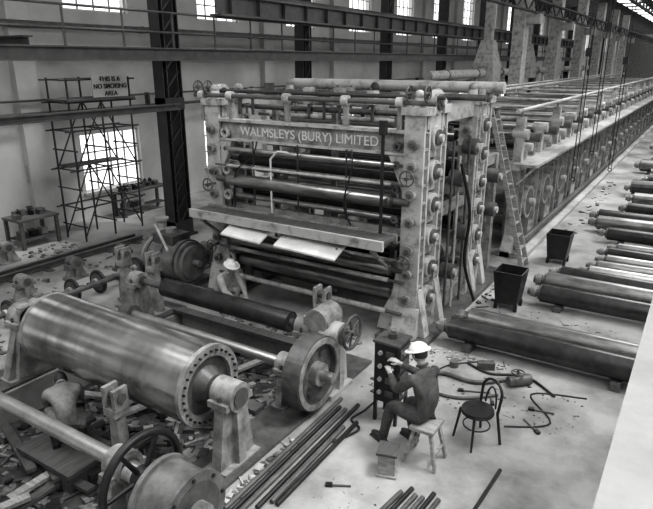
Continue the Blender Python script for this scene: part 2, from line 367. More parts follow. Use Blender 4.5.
# ------------------------------------------------------------ dryer section
b=B('paper_machine_dryer_section',(-5.9,14,0))
xL,xR_=-8.1,-3.7
y=14.4;i=0
while y<56:
    for x,s in((xL,-1),(xR_,1)):
        b.prx([(y-.4,0),(y+.4,0),(y+.4,.15),(y+.16,.5),(y+.12,1.7),(y+.42,2.14),(y-.4,2.14),(y-.12,1.7),(y-.16,.5),(y-.4,.15)],x-.12,x+.12,M_castL)
        b.b2((x-.2,y-.06,.1),(x+.2,y+.06,2.1),M_cast)
        yc=y+.95
        b.cyl((x+s*.02,yc,1.15),(x+s*.16,yc,1.15),.34,M_castD,seg=18);b.tube((x+s*.05,yc,1.15),(1,0,0),.2,.42,.34,M_castL,n=20)
        b.cyl((x+s*.16,yc,1.15),(x+s*.3,yc,1.15),.1,M_castL)
        b.cyl((x,yc-.4,.4),(x+s*.18,yc-.4,.4),.14,M_castD);b.b2((x-.06,yc-.5,.1),(x+.06,yc+.5,.75),M_castD)
        b.b2((x-.1,y-.1,2.3),(x+.1,y+.1,3.05 if i%2 else 3.35),M_castL)
        b.cyl((x-.16,y,2.95),(x+.2,y,2.95),.13,M_castL);b.cyl((x-.16,y+.5,2.6),(x+.2,y+.5,2.6),.1,M_castL)
        b.b2((x-.08,y+.42,2.3),(x+.08,y+.58,2.6),M_castL)
        b.cyl((x-.16,y+1.25,2.75),(x+.2,y+1.25,2.75),.12,M_castD);b.b2((x-.08,y+1.17,2.3),(x+.08,y+1.33,2.75),M_cast)
    b.cyl((xL,y+.95,1.15),(xR_,y+.95,1.15),.72,M_roll,seg=32)
    b.cyl((xL,y,2.95),(xR_,y,2.95),.1,M_rollL if i%2 else M_roll,seg=14)
    b.cyl((xL,y+.5,2.62),(xR_,y+.5,2.62),.09,M_rollD,seg=14)
    b.cyl((xL,y+1.25,2.75),(xR_,y+1.25,2.75),.08,M_rollD if i%3 else M_roll,seg=14)
    if i%2==0:
        b.cyl((xL,y+.1,3.3),(xR_,y+.1,3.3),.05,M_castL,seg=10)
    y+=1.9;i+=1
for x,s in((xL,-1),(xR_,1)):
    b.b2((x-.14,14,0),(x+.5*s if s>0 else x-.5,56,.12),M_conc)
    b.b2((x-.16,14,2.15),(x+.16,56,2.3),M_castL)
    b.b2((x+s*.17,14,2.24),(x+s*.55,56,2.3),M_castL)
    yy=14.1
    while yy<56:
        b.bar((x+s*.5,yy,2.24),(x+s*.1,yy,1.8),.05,.05,M_castL);yy+=1.9
    b.cyl((x,14,3.5),(x,56,3.5),.05,M_castL,seg=8)
    b.cyl((x+s*.3,14,.35),(x+s*.3,56,.35),.07,M_castD,seg=8)
    yy=14.4
    while yy<56: b.b2((x-.03,yy-.03,2.3),(x+.03,yy+.03,3.5),M_cast);yy+=3.8
b.cyl((-6.5,14,3.6),(-6.5,56,3.6),.06,M_castL,seg=8)
b.done()
# ------------------------------------------------------------ big roll + stands
def stand(b,x,y,z,w=.75,t=.3,top=.32,m=M_cast,base=0.):
    b.prx([(y-w/2,base),(y+w/2,base),(y+w/2,base+.1),(y+top/2+.04,z-.15),(y+top/2,z+.03),(y-top/2,z+.03),(y-top/2-.04,z-.15),(y-w/2,base+.1)],x-t*.22,x+t*.22,m)
    b.b2((x-t/2,y-w/2-.02,base),(x+t/2,y+w/2+.02,base+.07),m);b.b2((x-t/2+.01,y-.06,base+.01),(x+t/2-.01,y+.06,z-.1),m)
    b.cyl((x-t/2,y,z),(x+t/2,y,z),top/2+.02,m,seg=24);b.b2((x-t/2+.015,y-top/2-.07,z-.1),(x+t/2-.015,y+top/2+.07,z-.02),m)
    b.cyl((x-t/2-.02,y,z),(x+t/2+.02,y,z),top/2-.04,M_castD,seg=20)
    for s in(-1,1): b.cyl((x,y+s*(top/2+.03),z-.1),(x,y+s*(top/2+.03),z+.05),.022,M_castD,seg=6)
ex=empty('large_suction_roll',(-6.3,4.45,0))
b=B('roll_shell',(-6.3,4.45,.94),ex);y,z=4.45,.94
XLr=-7.5;RB=.50
b.cyl((XLr,y,z),(-4.5,y,z),RB,M_rollB,seg=72,caps=False)
b.tube((-4.49,y,z),(1,0,0),.06,RB+.005,.37,M_cast,n=64);b.tube((XLr,y,z),(1,0,0),.06,RB+.005,.37,M_cast,n=64)
b.cyl((-4.58,y,z),(-4.52,y,z),.38,M_castD,seg=40);b.cyl((XLr,y,z),(XLr+.05,y,z),.38,M_castD,seg=40)
for i in range(30):
    t=2*math.pi*i/30;b.cyl((-4.47,y+.44*math.cos(t),z+.44*math.sin(t)),(-4.43,y+.44*math.cos(t),z+.44*math.sin(t)),.015,M_black,seg=6)
b.cyl((-4.52,y,z),(-4.38,y,z),.24,M_castD,r2=.16,seg=24);b.cyl((-4.38,y,z),(-4.0,y,z),.10,M_roll)
b.cyl((XLr-.75,y,z),(XLr,y,z),.1,M_roll);b.cyl((XLr-.14,y,z),(XLr-.03,y,z),.16,M_castD,r2=.24,seg=24)
b.done()
b=B('bearing_stands',(-6.3,4.45,0),ex)
stand(b,-4.15,4.45,.94,w=.6,t=.32,top=.32);stand(b,-8.2,4.45,.94,w=.9,t=.34,top=.36)
b.prx([(4.1,.08),(4.8,.08),(4.6,1.15),(4.3,1.15)],-8.14,-8.03,M_cast)
b.done()
b=B('sole_plate')
for x in(-8.3,-4.2): b.b2((x-.3,1.0,0),(x+.3,7.5,.045),M_castD)
b.done()
def fork(name,x,y,z,base=0.,m=M_cast):
    b=B(name,(x,y,base))
    b.b2((x-.16,y-.2,base),(x+.16,y+.2,base+.06),m)
    b.pry([(x-.12,base),(x+.12,base),(x+.06,z-.3),(x-.06,z-.3)],y-.07,y+.07,m)
    b.b2((x-.1,y-.11,z-.34),(x+.1,y+.11,z-.24),m)
    b.b2((x-.11,y-.1,z-.26),(x-.06,y+.1,z+.02),m);b.b2((x+.06,y-.1,z-.26),(x+.11,y+.1,z+.02),m)
    b.cyl((x-.13,y,z-.1),(x+.13,y,z-.1),.06,M_castD);b.done()
fork('roll_stand',-5.3,3.75,1.0,-.5);fork('roll_stand',-9.06,6.98,1.2);fork('roll_stand',-4.55,7.05,1.3);fork('roll_stand',-8.3,7.05,1.2)
b=B('rubber_covered_roll',(-6,6.5,0))
b.cyl((-7.4,6.5,.9),(-4.75,6.5,.9),.16,M_rollD,seg=28);b.cyl((-7.9,6.5,.9),(-4.7,6.5,.9),.06,M_steelM)
stand(b,-8.1,6.5,.9,w=.5,t=.24,top=.26,m=M_cast)
b.done()
b=B('gearbox_stand',(-4.1,6.5,0))
stand(b,-4.45,6.5,.9,w=.6,t=.28,top=.3,m=M_castG);stand(b,-4.0,6.5,.9,w=.55,t=.3,top=.34,m=M_castL)
b.box((-4.22,6.55,.95),(.42,.38,.35),M_cast);b.cyl((-4.2,6.33,1.1),(-4.2,6.77,1.1),.18,M_cast,seg=20)
b.cyl((-4,6.5,1.0),(-3.7,6.5,1.0),.03,M_steelM);b.wheel((-3.7,6.5,1.0),(1,0,0),.24,M_castD,rim=.025,hub=.05,sp=5)
b.done()
b=B('flywheel_shaft',(-5.8,5.85,0))
b.cyl((-7.7,5.85,.62),(-3.6,5.85,.62),.07,M_rollL,seg=20)
b.tube((-3.95,5.85,.62),(1,0,0),.26,.52,.40,M_castD,n=48);b.cyl((-4.0,5.85,.62),(-3.9,5.85,.62),.41,M_castG,seg=40)
b.cyl((-4.02,5.85,.62),(-3.78,5.85,.62),.16,M_cast,seg=24)
b.tube((-3.83,5.85,.62),(1,0,0),.05,.5,.42,M_cast,n=48)
for i in range(6):
    t=math.pi*i/3;b.cyl((-3.9,5.85+.28*math.cos(t),.62+.28*math.sin(t)),(-3.86,5.85+.28*math.cos(t),.62+.28*math.sin(t)),.05,M_castD)
stand(b,-7.6,5.85,.62,w=.5,t=.22,top=.26,m=M_castD,base=-.5);stand(b,-4.35,5.85,.62,w=.5,t=.24,top=.26)
b.done()
b=B('handwheel_winch',(-4,3.0,0))
b.cyl((-8.4,3.1,.75),(-4.0,3.1,.75),.085,M_rollL,seg=20)
b.wheel((-4.0,3.02,.8),(1,0,0),.46,M_black,rim=.042,hub=.12,sp=6)
b.cyl((-4.2,3.0,.8),(-3.35,3.0,.8),.08,M_cast)
b.cyl((-3.78,3.05,.68),(-3.37,3.05,.68),.36,M_castG,seg=36);b.tube((-3.78,3.05,.68),(1,0,0),.05,.4,.3,M_castG,n=36);b.tube((-3.37,3.05,.68),(1,0,0),.05,.4,.3,M_castG,n=36)
for i in range(8):
    t=math.pi*i/4;b.cyl((-3.36,3.05+.35*math.cos(t),.68+.35*math.sin(t)),(-3.33,3.05+.35*math.cos(t),.68+.35*math.sin(t)),.022,M_black,seg=6)
b.cyl((-3.38,3.05,.68),(-3.33,3.05,.68),.3,M_castD,seg=30);b.cyl((-3.38,3.05,.68),(-3.24,3.05,.68),.13,M_cast)
b.prx([(2.5,0),(3.5,0),(3.35,.65),(2.7,.65)],-3.7,-3.42,M_castG)
stand(b,-4.4,3.1,.75,w=.6,t=.22,top=.3,m=M_cast);stand(b,-8.3,3.1,.75,w=.6,t=.22,top=.3)
b.done()
b=B('drive_rod',(-9.3,6,0));b.cyl((-9.35,5.25,.55),(-9.35,7.3,.55),.05,M_castD);stand(b,-9.35,5.3,.55,w=.3,t=.2,top=.2);stand(b,-9.35,7.2,.55,w=.3,t=.2,top=.2);b.done()
for (x,y0,y1) in((-10.1,5.2,6.5),(-10.1,7.1,8.1)):
    b=B('drive_wheelset',(x,y0,0))
    b.cyl((x,y0-.25,.26),(x,y1+.25,.26),.05,M_steelM)
    for y in(y0,y1):
        b.cyl((x,y-.04,.26),(x,y+.04,.26),.19,M_castD,seg=24);b.ring((x,y,.26),(0,1,0),.22,.035,M_black);b.cyl((x,y-.1,.26),(x,y+.1,.26),.09,M_castL)
    b.done()
def block(x,y,h=.4,m=M_cast):
    b=B('bearing_block',(x,y,0));stand(b,x,y,h,w=.45,t=.26,top=.24,m=m);b.done()
for a in((-9.6,4.3),(-9.9,3.5),(-11.1,6.1),(-11.3,7.4),(-10.9,8.4),(-9.4,9.6),(-8.95,10.1),(-13.6,7.2)): block(a[0],a[1],random.uniform(.3,.5),random.choice((M_castG,M_cast,M_castD)))
b=B('gear_case',(-9.3,8.4,0))
b.b2((-9.85,7.95,0),(-8.65,8.95,.12),M_castD);b.cyl((-9.75,8.45,.55),(-8.75,8.45,.55),.44,M_castG,seg=28);b.cyl((-9.85,8.45,.55),(-9.75,8.45,.55),.4,M_cast,seg=28)
b.cyl((-8.75,8.45,.55),(-8.66,8.45,.55),.36,M_castG,seg=28);b.b2((-9.6,8.2,.9),(-9.0,8.7,1.12),M_castD)
b.cyl((-9.3,8.45,1.1),(-9.3,8.45,1.22),.12,M_cast);b.path([(-9.5,8.3,1.1),(-9.5,8.2,1.3),(-9.2,8.0,1.3),(-8.9,7.95,.9)],.03,M_castL)
for i in range(3): b.tube((-9.65+.4*i,8.45,.55),(1,0,0),.03,.47,.4,M_castD,n=28)
b.cyl((-8.66,8.45,.55),(-8.5,8.45,.55),.07,M_rollL)
b.done()
b=B('pump_housing',(-10.6,9.6,0))
X=-10.7
b.cyl((X,9.2,.4),(X,9.7,.4),.34,M_cast,seg=24);b.cyl((X,9.1,.4),(X,9.2,.4),.2,M_castD);b.b2((X-.3,9.0,0),(X+.3,9.9,.1),M_castD);b.cyl((X,9.45,.7),(X,9.45,1.0),.12,M_castL);b.cyl((X,9.45,.98),(X,9.45,1.03),.18,M_castL)
b.done()
b=B('floor_rail')
for x in(-12.75,-12.45): b.ibeam((x,5.5,.085),(x+.1,10.2,.085),.12,.09,M_steelM,t=.02)
for i in range(6): b.b2((-12.95,5.6+i*.85,0),(-12.15,5.75+i*.85,.024),M_woodD)
b.done()
sc_=empty('scaffold_tower',(-13.9,10.2,0))
b=B('tubes_and_boards',(-13.9,10.2,0),sc_)
xs=(-14.3,-13.5);yy=(9.3,10.25,11.2)
for x in xs:
    for y in yy: b.cyl((x,y,0),(x,y,4.2),.026,M_steel,seg=8)
    for z in(.9,1.9,2.9,3.6,4.15): b.cyl((x,9.1,z),(x,11.4,z),.022,M_steel,seg=8)
    for za,zb in((.1,1.9),(1.9,3.6)):
        b.cyl((x,9.3,za),(x,10.25,zb),.02,M_steel,seg=6);b.cyl((x,11.2,za),(x,10.25,zb),.02,M_steel,seg=6)
for y in yy:
    for z in(.4,.9,1.4,1.9,2.4,2.9,3.6,4.15): b.cyl((-14.4,y,z),(-13.4,y,z),.022,M_steel,seg=8)
b.b2((-14.4,9.2,3.63),(-13.4,11.3,3.68),M_woodD)
b.b2((-14.4,9.4,1.93),(-13.9,11.1,1.97),M_woodD)
b.b2((-13.46,10.0,3.7),(-13.43,11.1,4.26),M_wall)
b.done()
text('THIS IS A\nNO SMOKING\nAREA','sign_lettering',(-13.425,10.55,4.1),(math.pi/2,0,math.pi/2),.165,M_ink,sc_,ls=1.1,off=.003)
def bench(x0,x1,y0,y1,h):
    b=B('work_bench',((x0+x1)/2,(y0+y1)/2,0))
    b.b2((x0,y0,h-.06),(x1,y1,h),M_woodD)
    for x in(x0+.06,x1-.06):
        for y in(y0+.06,y1-.06): b.b2((x-.04,y-.04,0),(x+.04,y+.04,h-.06),M_woodD)
    b.b2((x0+.1,y0+.08,.2),(x1-.1,y1-.08,.24),M_woodD)
    n=int((y1-y0)/.11)
    for i in range(n):
        x=random.uniform(x0+.12,x1-.12);y=y0+.1+(y1-y0-.2)*i/n
        k=random.choice((0,1,2))
        if k==0:b.cyl((x,y,h),(x,y,h+.2),.06,M_black);b.cyl((x,y,h+.2),(x,y,h+.24),.025,M_castD)
        elif k==1:b.box((x,y,h+.06),(.2,.14,.12),M_castD)
        else:
            b.box((x,y,h+.09),(.1,.1,.18),M_black);b.cyl((x-.15,y,h+.14),(x+.15,y,h+.14),.025,M_steelM)
    for i in range(3): b.box(((x0+x1)/2,y0+.25+.28*i,.24+.08),(.25,.18,.16),(M_castD,M_black,M_wood)[i])
    b.done()
bench(-14.9,-14.1,7.9,9.0,.78);bench(-15.15,-14.6,11.5,13.3,.78)
b=B('step_ladder',(-3.6,13.4,0))
A0,A1=V((-3.05,13.2,.03)),V((-4.1,13.28,3.6))
for dy in(0,.44):
    b.bar(A0+V((0,dy,0)),A1+V((0,dy*.8,0)),.045,.1,M_wood)
for i in range(12):
    t=(i+.6)/12.5;p=A0.lerp(A1,t);b.bar(p,p+V((0,.44-.08*t,0)),.1,.025,M_wood)
for dy in(.02,.42): b.bar((-4.1,13.28+dy*.8,3.5),(-4.55,13.22+dy,.03),.04,.05,M_woodD)
b.box((-4.1,13.46,3.62),(.22,.46,.03),M_wood)
b.done()
# ------------------------------------------------------------ spare rolls on right
def spare(x0,x1,y,z,r,m,j=.25,sk=0):
    b=B('spare_roll',((x0+x1)/2,y,0))
    P=lambda x:V((x,y+sk*(x-x0),z))
    b.cyl(P(x0+j),P(x1-j),r,m,seg=28);b.cyl(P(x0),P(x1),r*.42,M_rollS,seg=14)
    b.cyl(P(x0+j-.05),P(x0+j-.001),r*.75,M_castD,seg=20);b.cyl(P(x0+.05),P(x0+.15),r*.6,M_cast,seg=16)
    b.cyl(P(x1-j+.001),P(x1-j+.05),r*.75,M_castD,seg=20)
    for x in (x0+.6,x1-.6):
        yy=P(x).y;b.b2((x-.07,yy-r-.03,0),(x+.07,yy+r+.03,max(.03,z-r*.9)),M_woodD)
    b.done()
R=[(-3.35,.1,8.85,.3,.19,M_rollD,0),(-3.2,.1,9.38,.3,.19,M_rollS,0),
(-2.45,1.4,11.35,.27,.18,M_rollD,.01),(-2.5,1.5,12.0,.3,.2,M_rollS,0),(-2.35,1.3,12.65,.28,.18,M_rollD,-.02),
(-1.9,1.6,13.4,.2,.13,M_rollL,.02),(-1.8,1.7,13.85,.2,.14,M_rollS,.04),(-1.7,1.7,14.45,.2,.13,M_roll,0),(-1.75,1.7,15.0,.22,.14,M_rollD,-.03),(-1.6,1.7,15.6,.2,.12,M_rollS,.03),
(-2.0,1.9,16.7,.25,.17,M_rollD,0),(-2.4,1.5,17.7,.27,.2,M_rollS,.02),(-2.5,1.5,18.5,.27,.2,M_rollD,0),(-1.9,2,20.0,.25,.2,M_rollD,-.03),(-1.9,2,21.7,.25,.2,M_rollS,.03)]
for y in (23.2,25.0,27,28.6,31.,33,35.4,38,41,44,47.5): R.append((-2.1+random.uniform(-.4,.5),2.3,y,.35,.26,random.choice((M_rollD,M_rollS,M_rollD,M_rollD)),random.uniform(-.08,.1)))
for r in R: spare(*r[:6],sk=r[6])
b=B('far_machine_bed',(4.8,50,0))
for y in range(22,100,3):
    b.b2((2.8,y,0),(3.1,y+1.2,1.6),M_castD);b.b2((6.6,y,0),(6.9,y+1.2,1.6),M_castD);b.cyl((2.9,y+.6,1.7),(6.8,y+.6,1.7),.35,M_rollD,seg=16)
    b.b2((2.9,y+1.2,.9),(3.05,y+3,1.1),M_castD)
b.done()
for i in range(34):
    x=random.uniform(-2.6,.6);y=51+i*1.7;b=B('machine_part_crate',(x,y,0))
    w=random.uniform(.6,1.6);h=random.uniform(.4,1.8);m=random.choice((M_woodD,M_castD,M_cast))
    b.b2((x,y,0),(x+w,y+1,h),m)
    for q in(.0,.45,.9): b.b2((x-.03,y+q,0),(x+w+.03,y+q+.1,h+.03),M_woodD)
    b.cyl((x+w/2,y+.5,h),(x+w/2,y+.5,h+.3),.2,M_castD);b.done()
def bin_(x,y,h,w=.5):
    b=B('scrap_bin',(x,y,0));t=w/2
    A=[(x-t*.75,y-t*.75,.12),(x+t*.75,y-t*.75,.12),(x+t*.75,y+t*.75,.12),(x-t*.75,y+t*.75,.12)]
    T=[(x-t,y-t,h),(x+t,y-t,h),(x+t,y+t,h),(x-t,y+t,h)]
    T2=[(p[0]*.94+x*.06,p[1]*.94+y*.06,h) for p in T];A2=[(p[0],p[1],.16) for p in A]
    b.add(A+T,[(0,3,2,1),(0,1,5,4),(1,2,6,5),(2,3,7,6),(3,0,4,7)],M_black)
    b.add(A2+T2,[(0,1,2,3),(0,4,5,1),(1,5,6,2),(2,6,7,3),(3,7,4,0)],M_black)
    b.add(T+T2,[(0,1,5,4),(1,2,6,5),(2,3,7,6),(3,0,4,7)],M_steelM)
    for sx in(-1,1):
        for sy in(-1,1): b.b2((x+sx*t*.7-.03,y+sy*t*.7-.03,0),(x+sx*t*.7+.03,y+sy*t*.7+.03,.14),M_black)
    b.done()
bin_(-2.72,10.95,.78,.54);bin_(-2.5,14.3,.74,.54)
b=B('gallery_parapet',(0,3,0));b.b2((-.08,-4,2.2),(.23,7.0,2.96),M_castD);b.b2((-.12,-4,2.965),(.3,7.0,3.03),M_ledge)
for y in(-3.5,1.5,6.8): b.b2((0,y-.15,0),(.2,y+.15,2.2),M_conc)
b.done()
# ------------------------------------------------------------ chair, stool, control box
def chair(x,y,yaw):
    b=B('bentwood_chair',(x,y,0));Rm=Matrix.Rotation(yaw,3,'Z')
    P=lambda a,c,d:V((x,y,0))+Rm@V((a,c,d))
    b.cyl(P(0,0,.435),P(0,0,.465),.2,M_black,seg=28);b.ring(P(0,0,.43),(0,0,1),.19,.018,M_black)
    for sx,sy in((1,1),(1,-1)): b.cyl(P(.15*sx,.14*sy,.44),P(.2*sx,.19*sy,0),.019,M_black,r2=.014,seg=8)
    for sy in(1,-1):
        b.path([P(-.23,.2*sy,.012),P(-.17,.17*sy,.44),P(-.2,.18*sy,.66)],.019,M_black)
    pts=[P(-.2-.03*math.sin(math.pi*i/10),.18*math.cos(math.pi*i/10),.66+.15*math.sin(math.pi*i/10)) for i in range(11)]
    b.path(pts,.019,M_black)
    pts=[P(-.19-.02*math.sin(math.pi*i/10),.1*math.cos(math.pi*i/10),.47+.25*math.sin(math.pi*i/10)) for i in range(11)]
    b.path(pts,.012,M_black)
    b.ring(P(0,0,.24),(0,0,1),.165,.01,M_black)
    b.done()
chair(-1.83,6.42,math.radians(235))
MX,MY=-2.22,5.72
b=B('work_stool',(MX,MY,0))
b.box((MX,MY,.5),(.3,.36,.04),M_wood)
for sx in(-1,1):
    for sy in(-1,1): b.bar((MX+.1*sx,MY+.12*sy,.48),(MX+.2*sx,MY+.17*sy,.02),.05,.035,M_wood)
    b.bar((MX+.16*sx,MY-.15,.2),(MX+.16*sx,MY+.15,.2),.04,.02,M_wood)
b.done()
b=B('electrical_control_box',(-3.0,6.3,0));cx,cy=-2.98,6.3
b.b2((cx-.17,cy-.17,.32),(cx+.17,cy+.17,1.16),M_black);b.b2((cx-.19,cy-.19,1.16),(cx+.19,cy+.19,1.19),M_castD)
for sx in(-1,1):
    for sy in(-1,1): b.b2((cx+sx*.15-.02,cy+sy*.15-.02,0),(cx+sx*.15+.02,cy+sy*.15+.02,.32),M_black)
for i in range(4):
    b.b2((cx+.17,cy-.13,.4+.19*i),(cx+.185,cy+.13,.53+.19*i),M_castD);b.cyl((cx+.185,cy-.06,.46+.19*i),(cx+.21,cy-.06,.46+.19*i),.022,M_rollL,seg=10)
    b.cyl((cx-.08,cy-.17,.46+.19*i),(cx-.08,cy-.2,.46+.19*i),.03,M_castL,seg=12);b.b2((cx+.0,cy-.19,.42+.19*i),(cx+.12,cy-.171,.5+.19*i),M_castD)
b.cyl((cx,cy,1.19),(cx,cy,1.26),.06,M_castD);b.ring((cx,cy,1.28),(0,1,0),.06,.01,M_castL,n=14)
b.curve([(cx-.1,cy-.1,.34),(cx-.28,cy-.2,.12),(cx-.4,cy-.35,.02),(cx-.2,cy-.5,.02),(cx-.35,cy-.9,.02)],.016,M_black)
b.done()
# ------------------------------------------------------------ floor pipes, debris
b=B('pipe_bundle',(-3.5,5.3,0))
for i in range(6):
    o=i*.095;b.cyl((-3.68+o*.9+random.uniform(-.03,.03),4.0+random.uniform(-.1,.3)-.5*(i<3),.03),(-3.75+o*1.0,6.3-.5*(i>3)+random.uniform(-.2,.2),.03),.03,M_black if i%2 else M_steelM,seg=10)
b.done()
b=B('pipe_bundle',(-2.2,4.9,0))
for i in range(6): b.cyl((-2.3+i*.09,4.3,.028),(-2.2+i*.08,5.1+random.uniform(-.1,.15),.028),.028,(M_steelM,M_black,M_castD)[i%3],seg=10)
b.done()
b=B('wooden_crate',(-2.6,5.3,0))
b.box((-2.5,5.28,.16),(.2,.22,.27),M_wood,(0,0,.3));b.box((-2.5,5.28,.31),(.24,.26,.03),M_woodD,(0,0,.3));b.box((-2.5,5.28,.015),(.24,.26,.03),M_wood,(0,0,.3))
b.done()
b=B('steel_bar');b.bar((-1.42,5.2,.0175),(-1.38,6.0,.0175),.035,.035,M_black);b.done()
b=B('hose_with_valves',(-2.2,8,0))
b.curve([(-3.1,7.5,.035),(-2.8,7.75,.035),(-2.3,7.75,.035),(-1.9,8.1,.035)],.035,M_castD)
b.curve([(-2.6,8.3,.02),(-2.2,8.15,.02),(-1.7,8.35,.02),(-1.2,8.0,.02)],.02,M_black)
b.curve([(-3.2,7.2,.025),(-2.4,7.2,.025),(-1.9,7.6,.025)],.025,M_steelM)
b.cyl((-1.85,7.95,.08),(-1.6,8.2,.08),.08,M_castD);b.wheel((-1.75,8.05,.22),(0,0,1),.09,M_castD,rim=.012,hub=.02,sp=4);b.cyl((-1.75,8.05,.08),(-1.75,8.05,.22),.02,M_castD)
b.box((-2.3,8.3,.06),(.25,.12,.12),M_castD,(0,0,.5));b.cyl((-2.75,8.1,0),(-2.75,8.1,.1),.07,M_steelM)
b.done()
b=B('electric_cable',(-2.6,8,0))
b.curve([(-3.0,6.6,.012),(-2.6,7.0,.012),(-2.9,7.9,.012),(-2.4,8.5,.012)],.012,M_black)
b.curve([(-1.6,6.9,.012),(-1.1,7.3,.012),(-1.5,7.9,.012),(-.8,8.2,.012)],.012,M_black)
b.curve([(-3.1,7.0,.012),(-3.3,7.3,.012),(-2.9,7.35,.012),(-3.1,7.7,.012),(-3.4,7.4,.012)],.012,M_black)
b.done()
b=B('hand_tools',(-2.2,7,0))
for x,y,a,L in((-2.4,7.45,.4,.4),(-1.9,7.35,2,.3),(-1.4,7.5,.2,.3),(-1.2,7.0,2.4,.3),(-2.95,4.7,.5,.25)):
    d=V((math.cos(a),math.sin(a),0));p=V((x,y,.013));b.cyl(p,p+d*L,.013,M_steelM,seg=8);b.box(p+V((0,0,.008)),(.08,.05,.035),M_black,(0,0,a))
b.done()
def scat(name,n,x0,x1,y0,y1,z,s0,s1,ms):
    b=B(name,((x0+x1)/2,(y0+y1)/2,z))
    for _ in range(n):
        s=random.uniform(s0,s1)*random.uniform(.5,1);x=random.uniform(x0,x1);y=random.uniform(y0,y1);h=s*random.uniform(.2,.7)
        if random.random()<.3:
            a=random.uniform(0,3);L=s*random.uniform(1.5,4);b.bar((x,y,z+h/2),(x+L*math.cos(a),y+L*math.sin(a),z+h/2),s*.35,h*.6,random.choice(ms))
        else: b.box((x,y,z+h*.5),(s*random.uniform(.6,1.8),s,h),random.choice(ms),(0,0,random.uniform(0,3)))
    b.done()
ms=(M_rub,M_rub,M_castD,M_woodD,M_rub,M_conc)
N='construction_debris'
scat(N,90,-3.7,-3.3,6.75,8.2,0,.02,.08,ms)
scat(N,170,-4.72,-4.5,3.6,7.3,0,.03,.13,ms);scat(N,60,-3.8,-3.76,3.6,5.2,0,.03,.08,ms)
scat(N,70,-3.3,-2.0,8.2,8.6,0,.015,.06,ms);scat(N,90,-3.3,-3.05,9.8,12.8,0,.015,.08,ms)
scat(N,1000,PX0+.15,PX1-.15,PY0+.1,PY1-.1,-.5,.04,.18,(M_rub,M_rub,M_woodD,M_castD,M_black,M_castG,M_rub,M_wood))
scat(N,130,-9.9,-8.65,2.5,5.1,0,.03,.13,ms);scat(N,90,-12,-10.5,5.5,8.8,0,.02,.1,ms)
scat(N,60,-3.0,-2.6,15.0,26,0,.03,.1,ms);scat(N,170,-7.3,-4.4,7.4,8.2,0,.03,.13,ms)
scat(N,130,-3.2,-.8,6.9,8.1,0,.01,.035,(M_castD,M_rub));scat(N,90,-3.0,-.6,3.8,5.0,0,.01,.025,(M_castD,M_rub));scat(N,90,-2.9,-.6,9.8,11,0,.01,.04,(M_castD,M_rub,M_woodD))
scat(N,60,-14.0,-13.0,7.5,9.0,0,.03,.12,ms)
b=B('timber_plank')
for _ in range(26):
    x=random.uniform(-7.3,-5.6);y=random.uniform(2.2,6.8);a=random.choice((0,.25,1.5,1.2,-.3));L=random.uniform(.7,1.4);z=-.46+random.uniform(0,.12)
    b.bar((x-L/2*math.cos(a),y-L/2*math.sin(a),z),(x+L/2*math.cos(a),y+L/2*math.sin(a),z+.06),.12,.05,random.choice((M_wood,M_woodD,M_castD)))
for y in(1.7,5.35,7.25): b.bar((-8.0,y,.08),(-4.5,y+.05,.08),.2,.06,M_woodD)
b.done()
b=B('timber_staging',(-6.4,3.7,-.5));b.b2((-6.95,3.35,-.28),(-5.85,4.1,-.22),M_woodD)
for x in(-6.85,-5.95):b.b2((x-.06,3.35,-.5),(x+.06,4.05,-.28),M_woodD)
b.done()
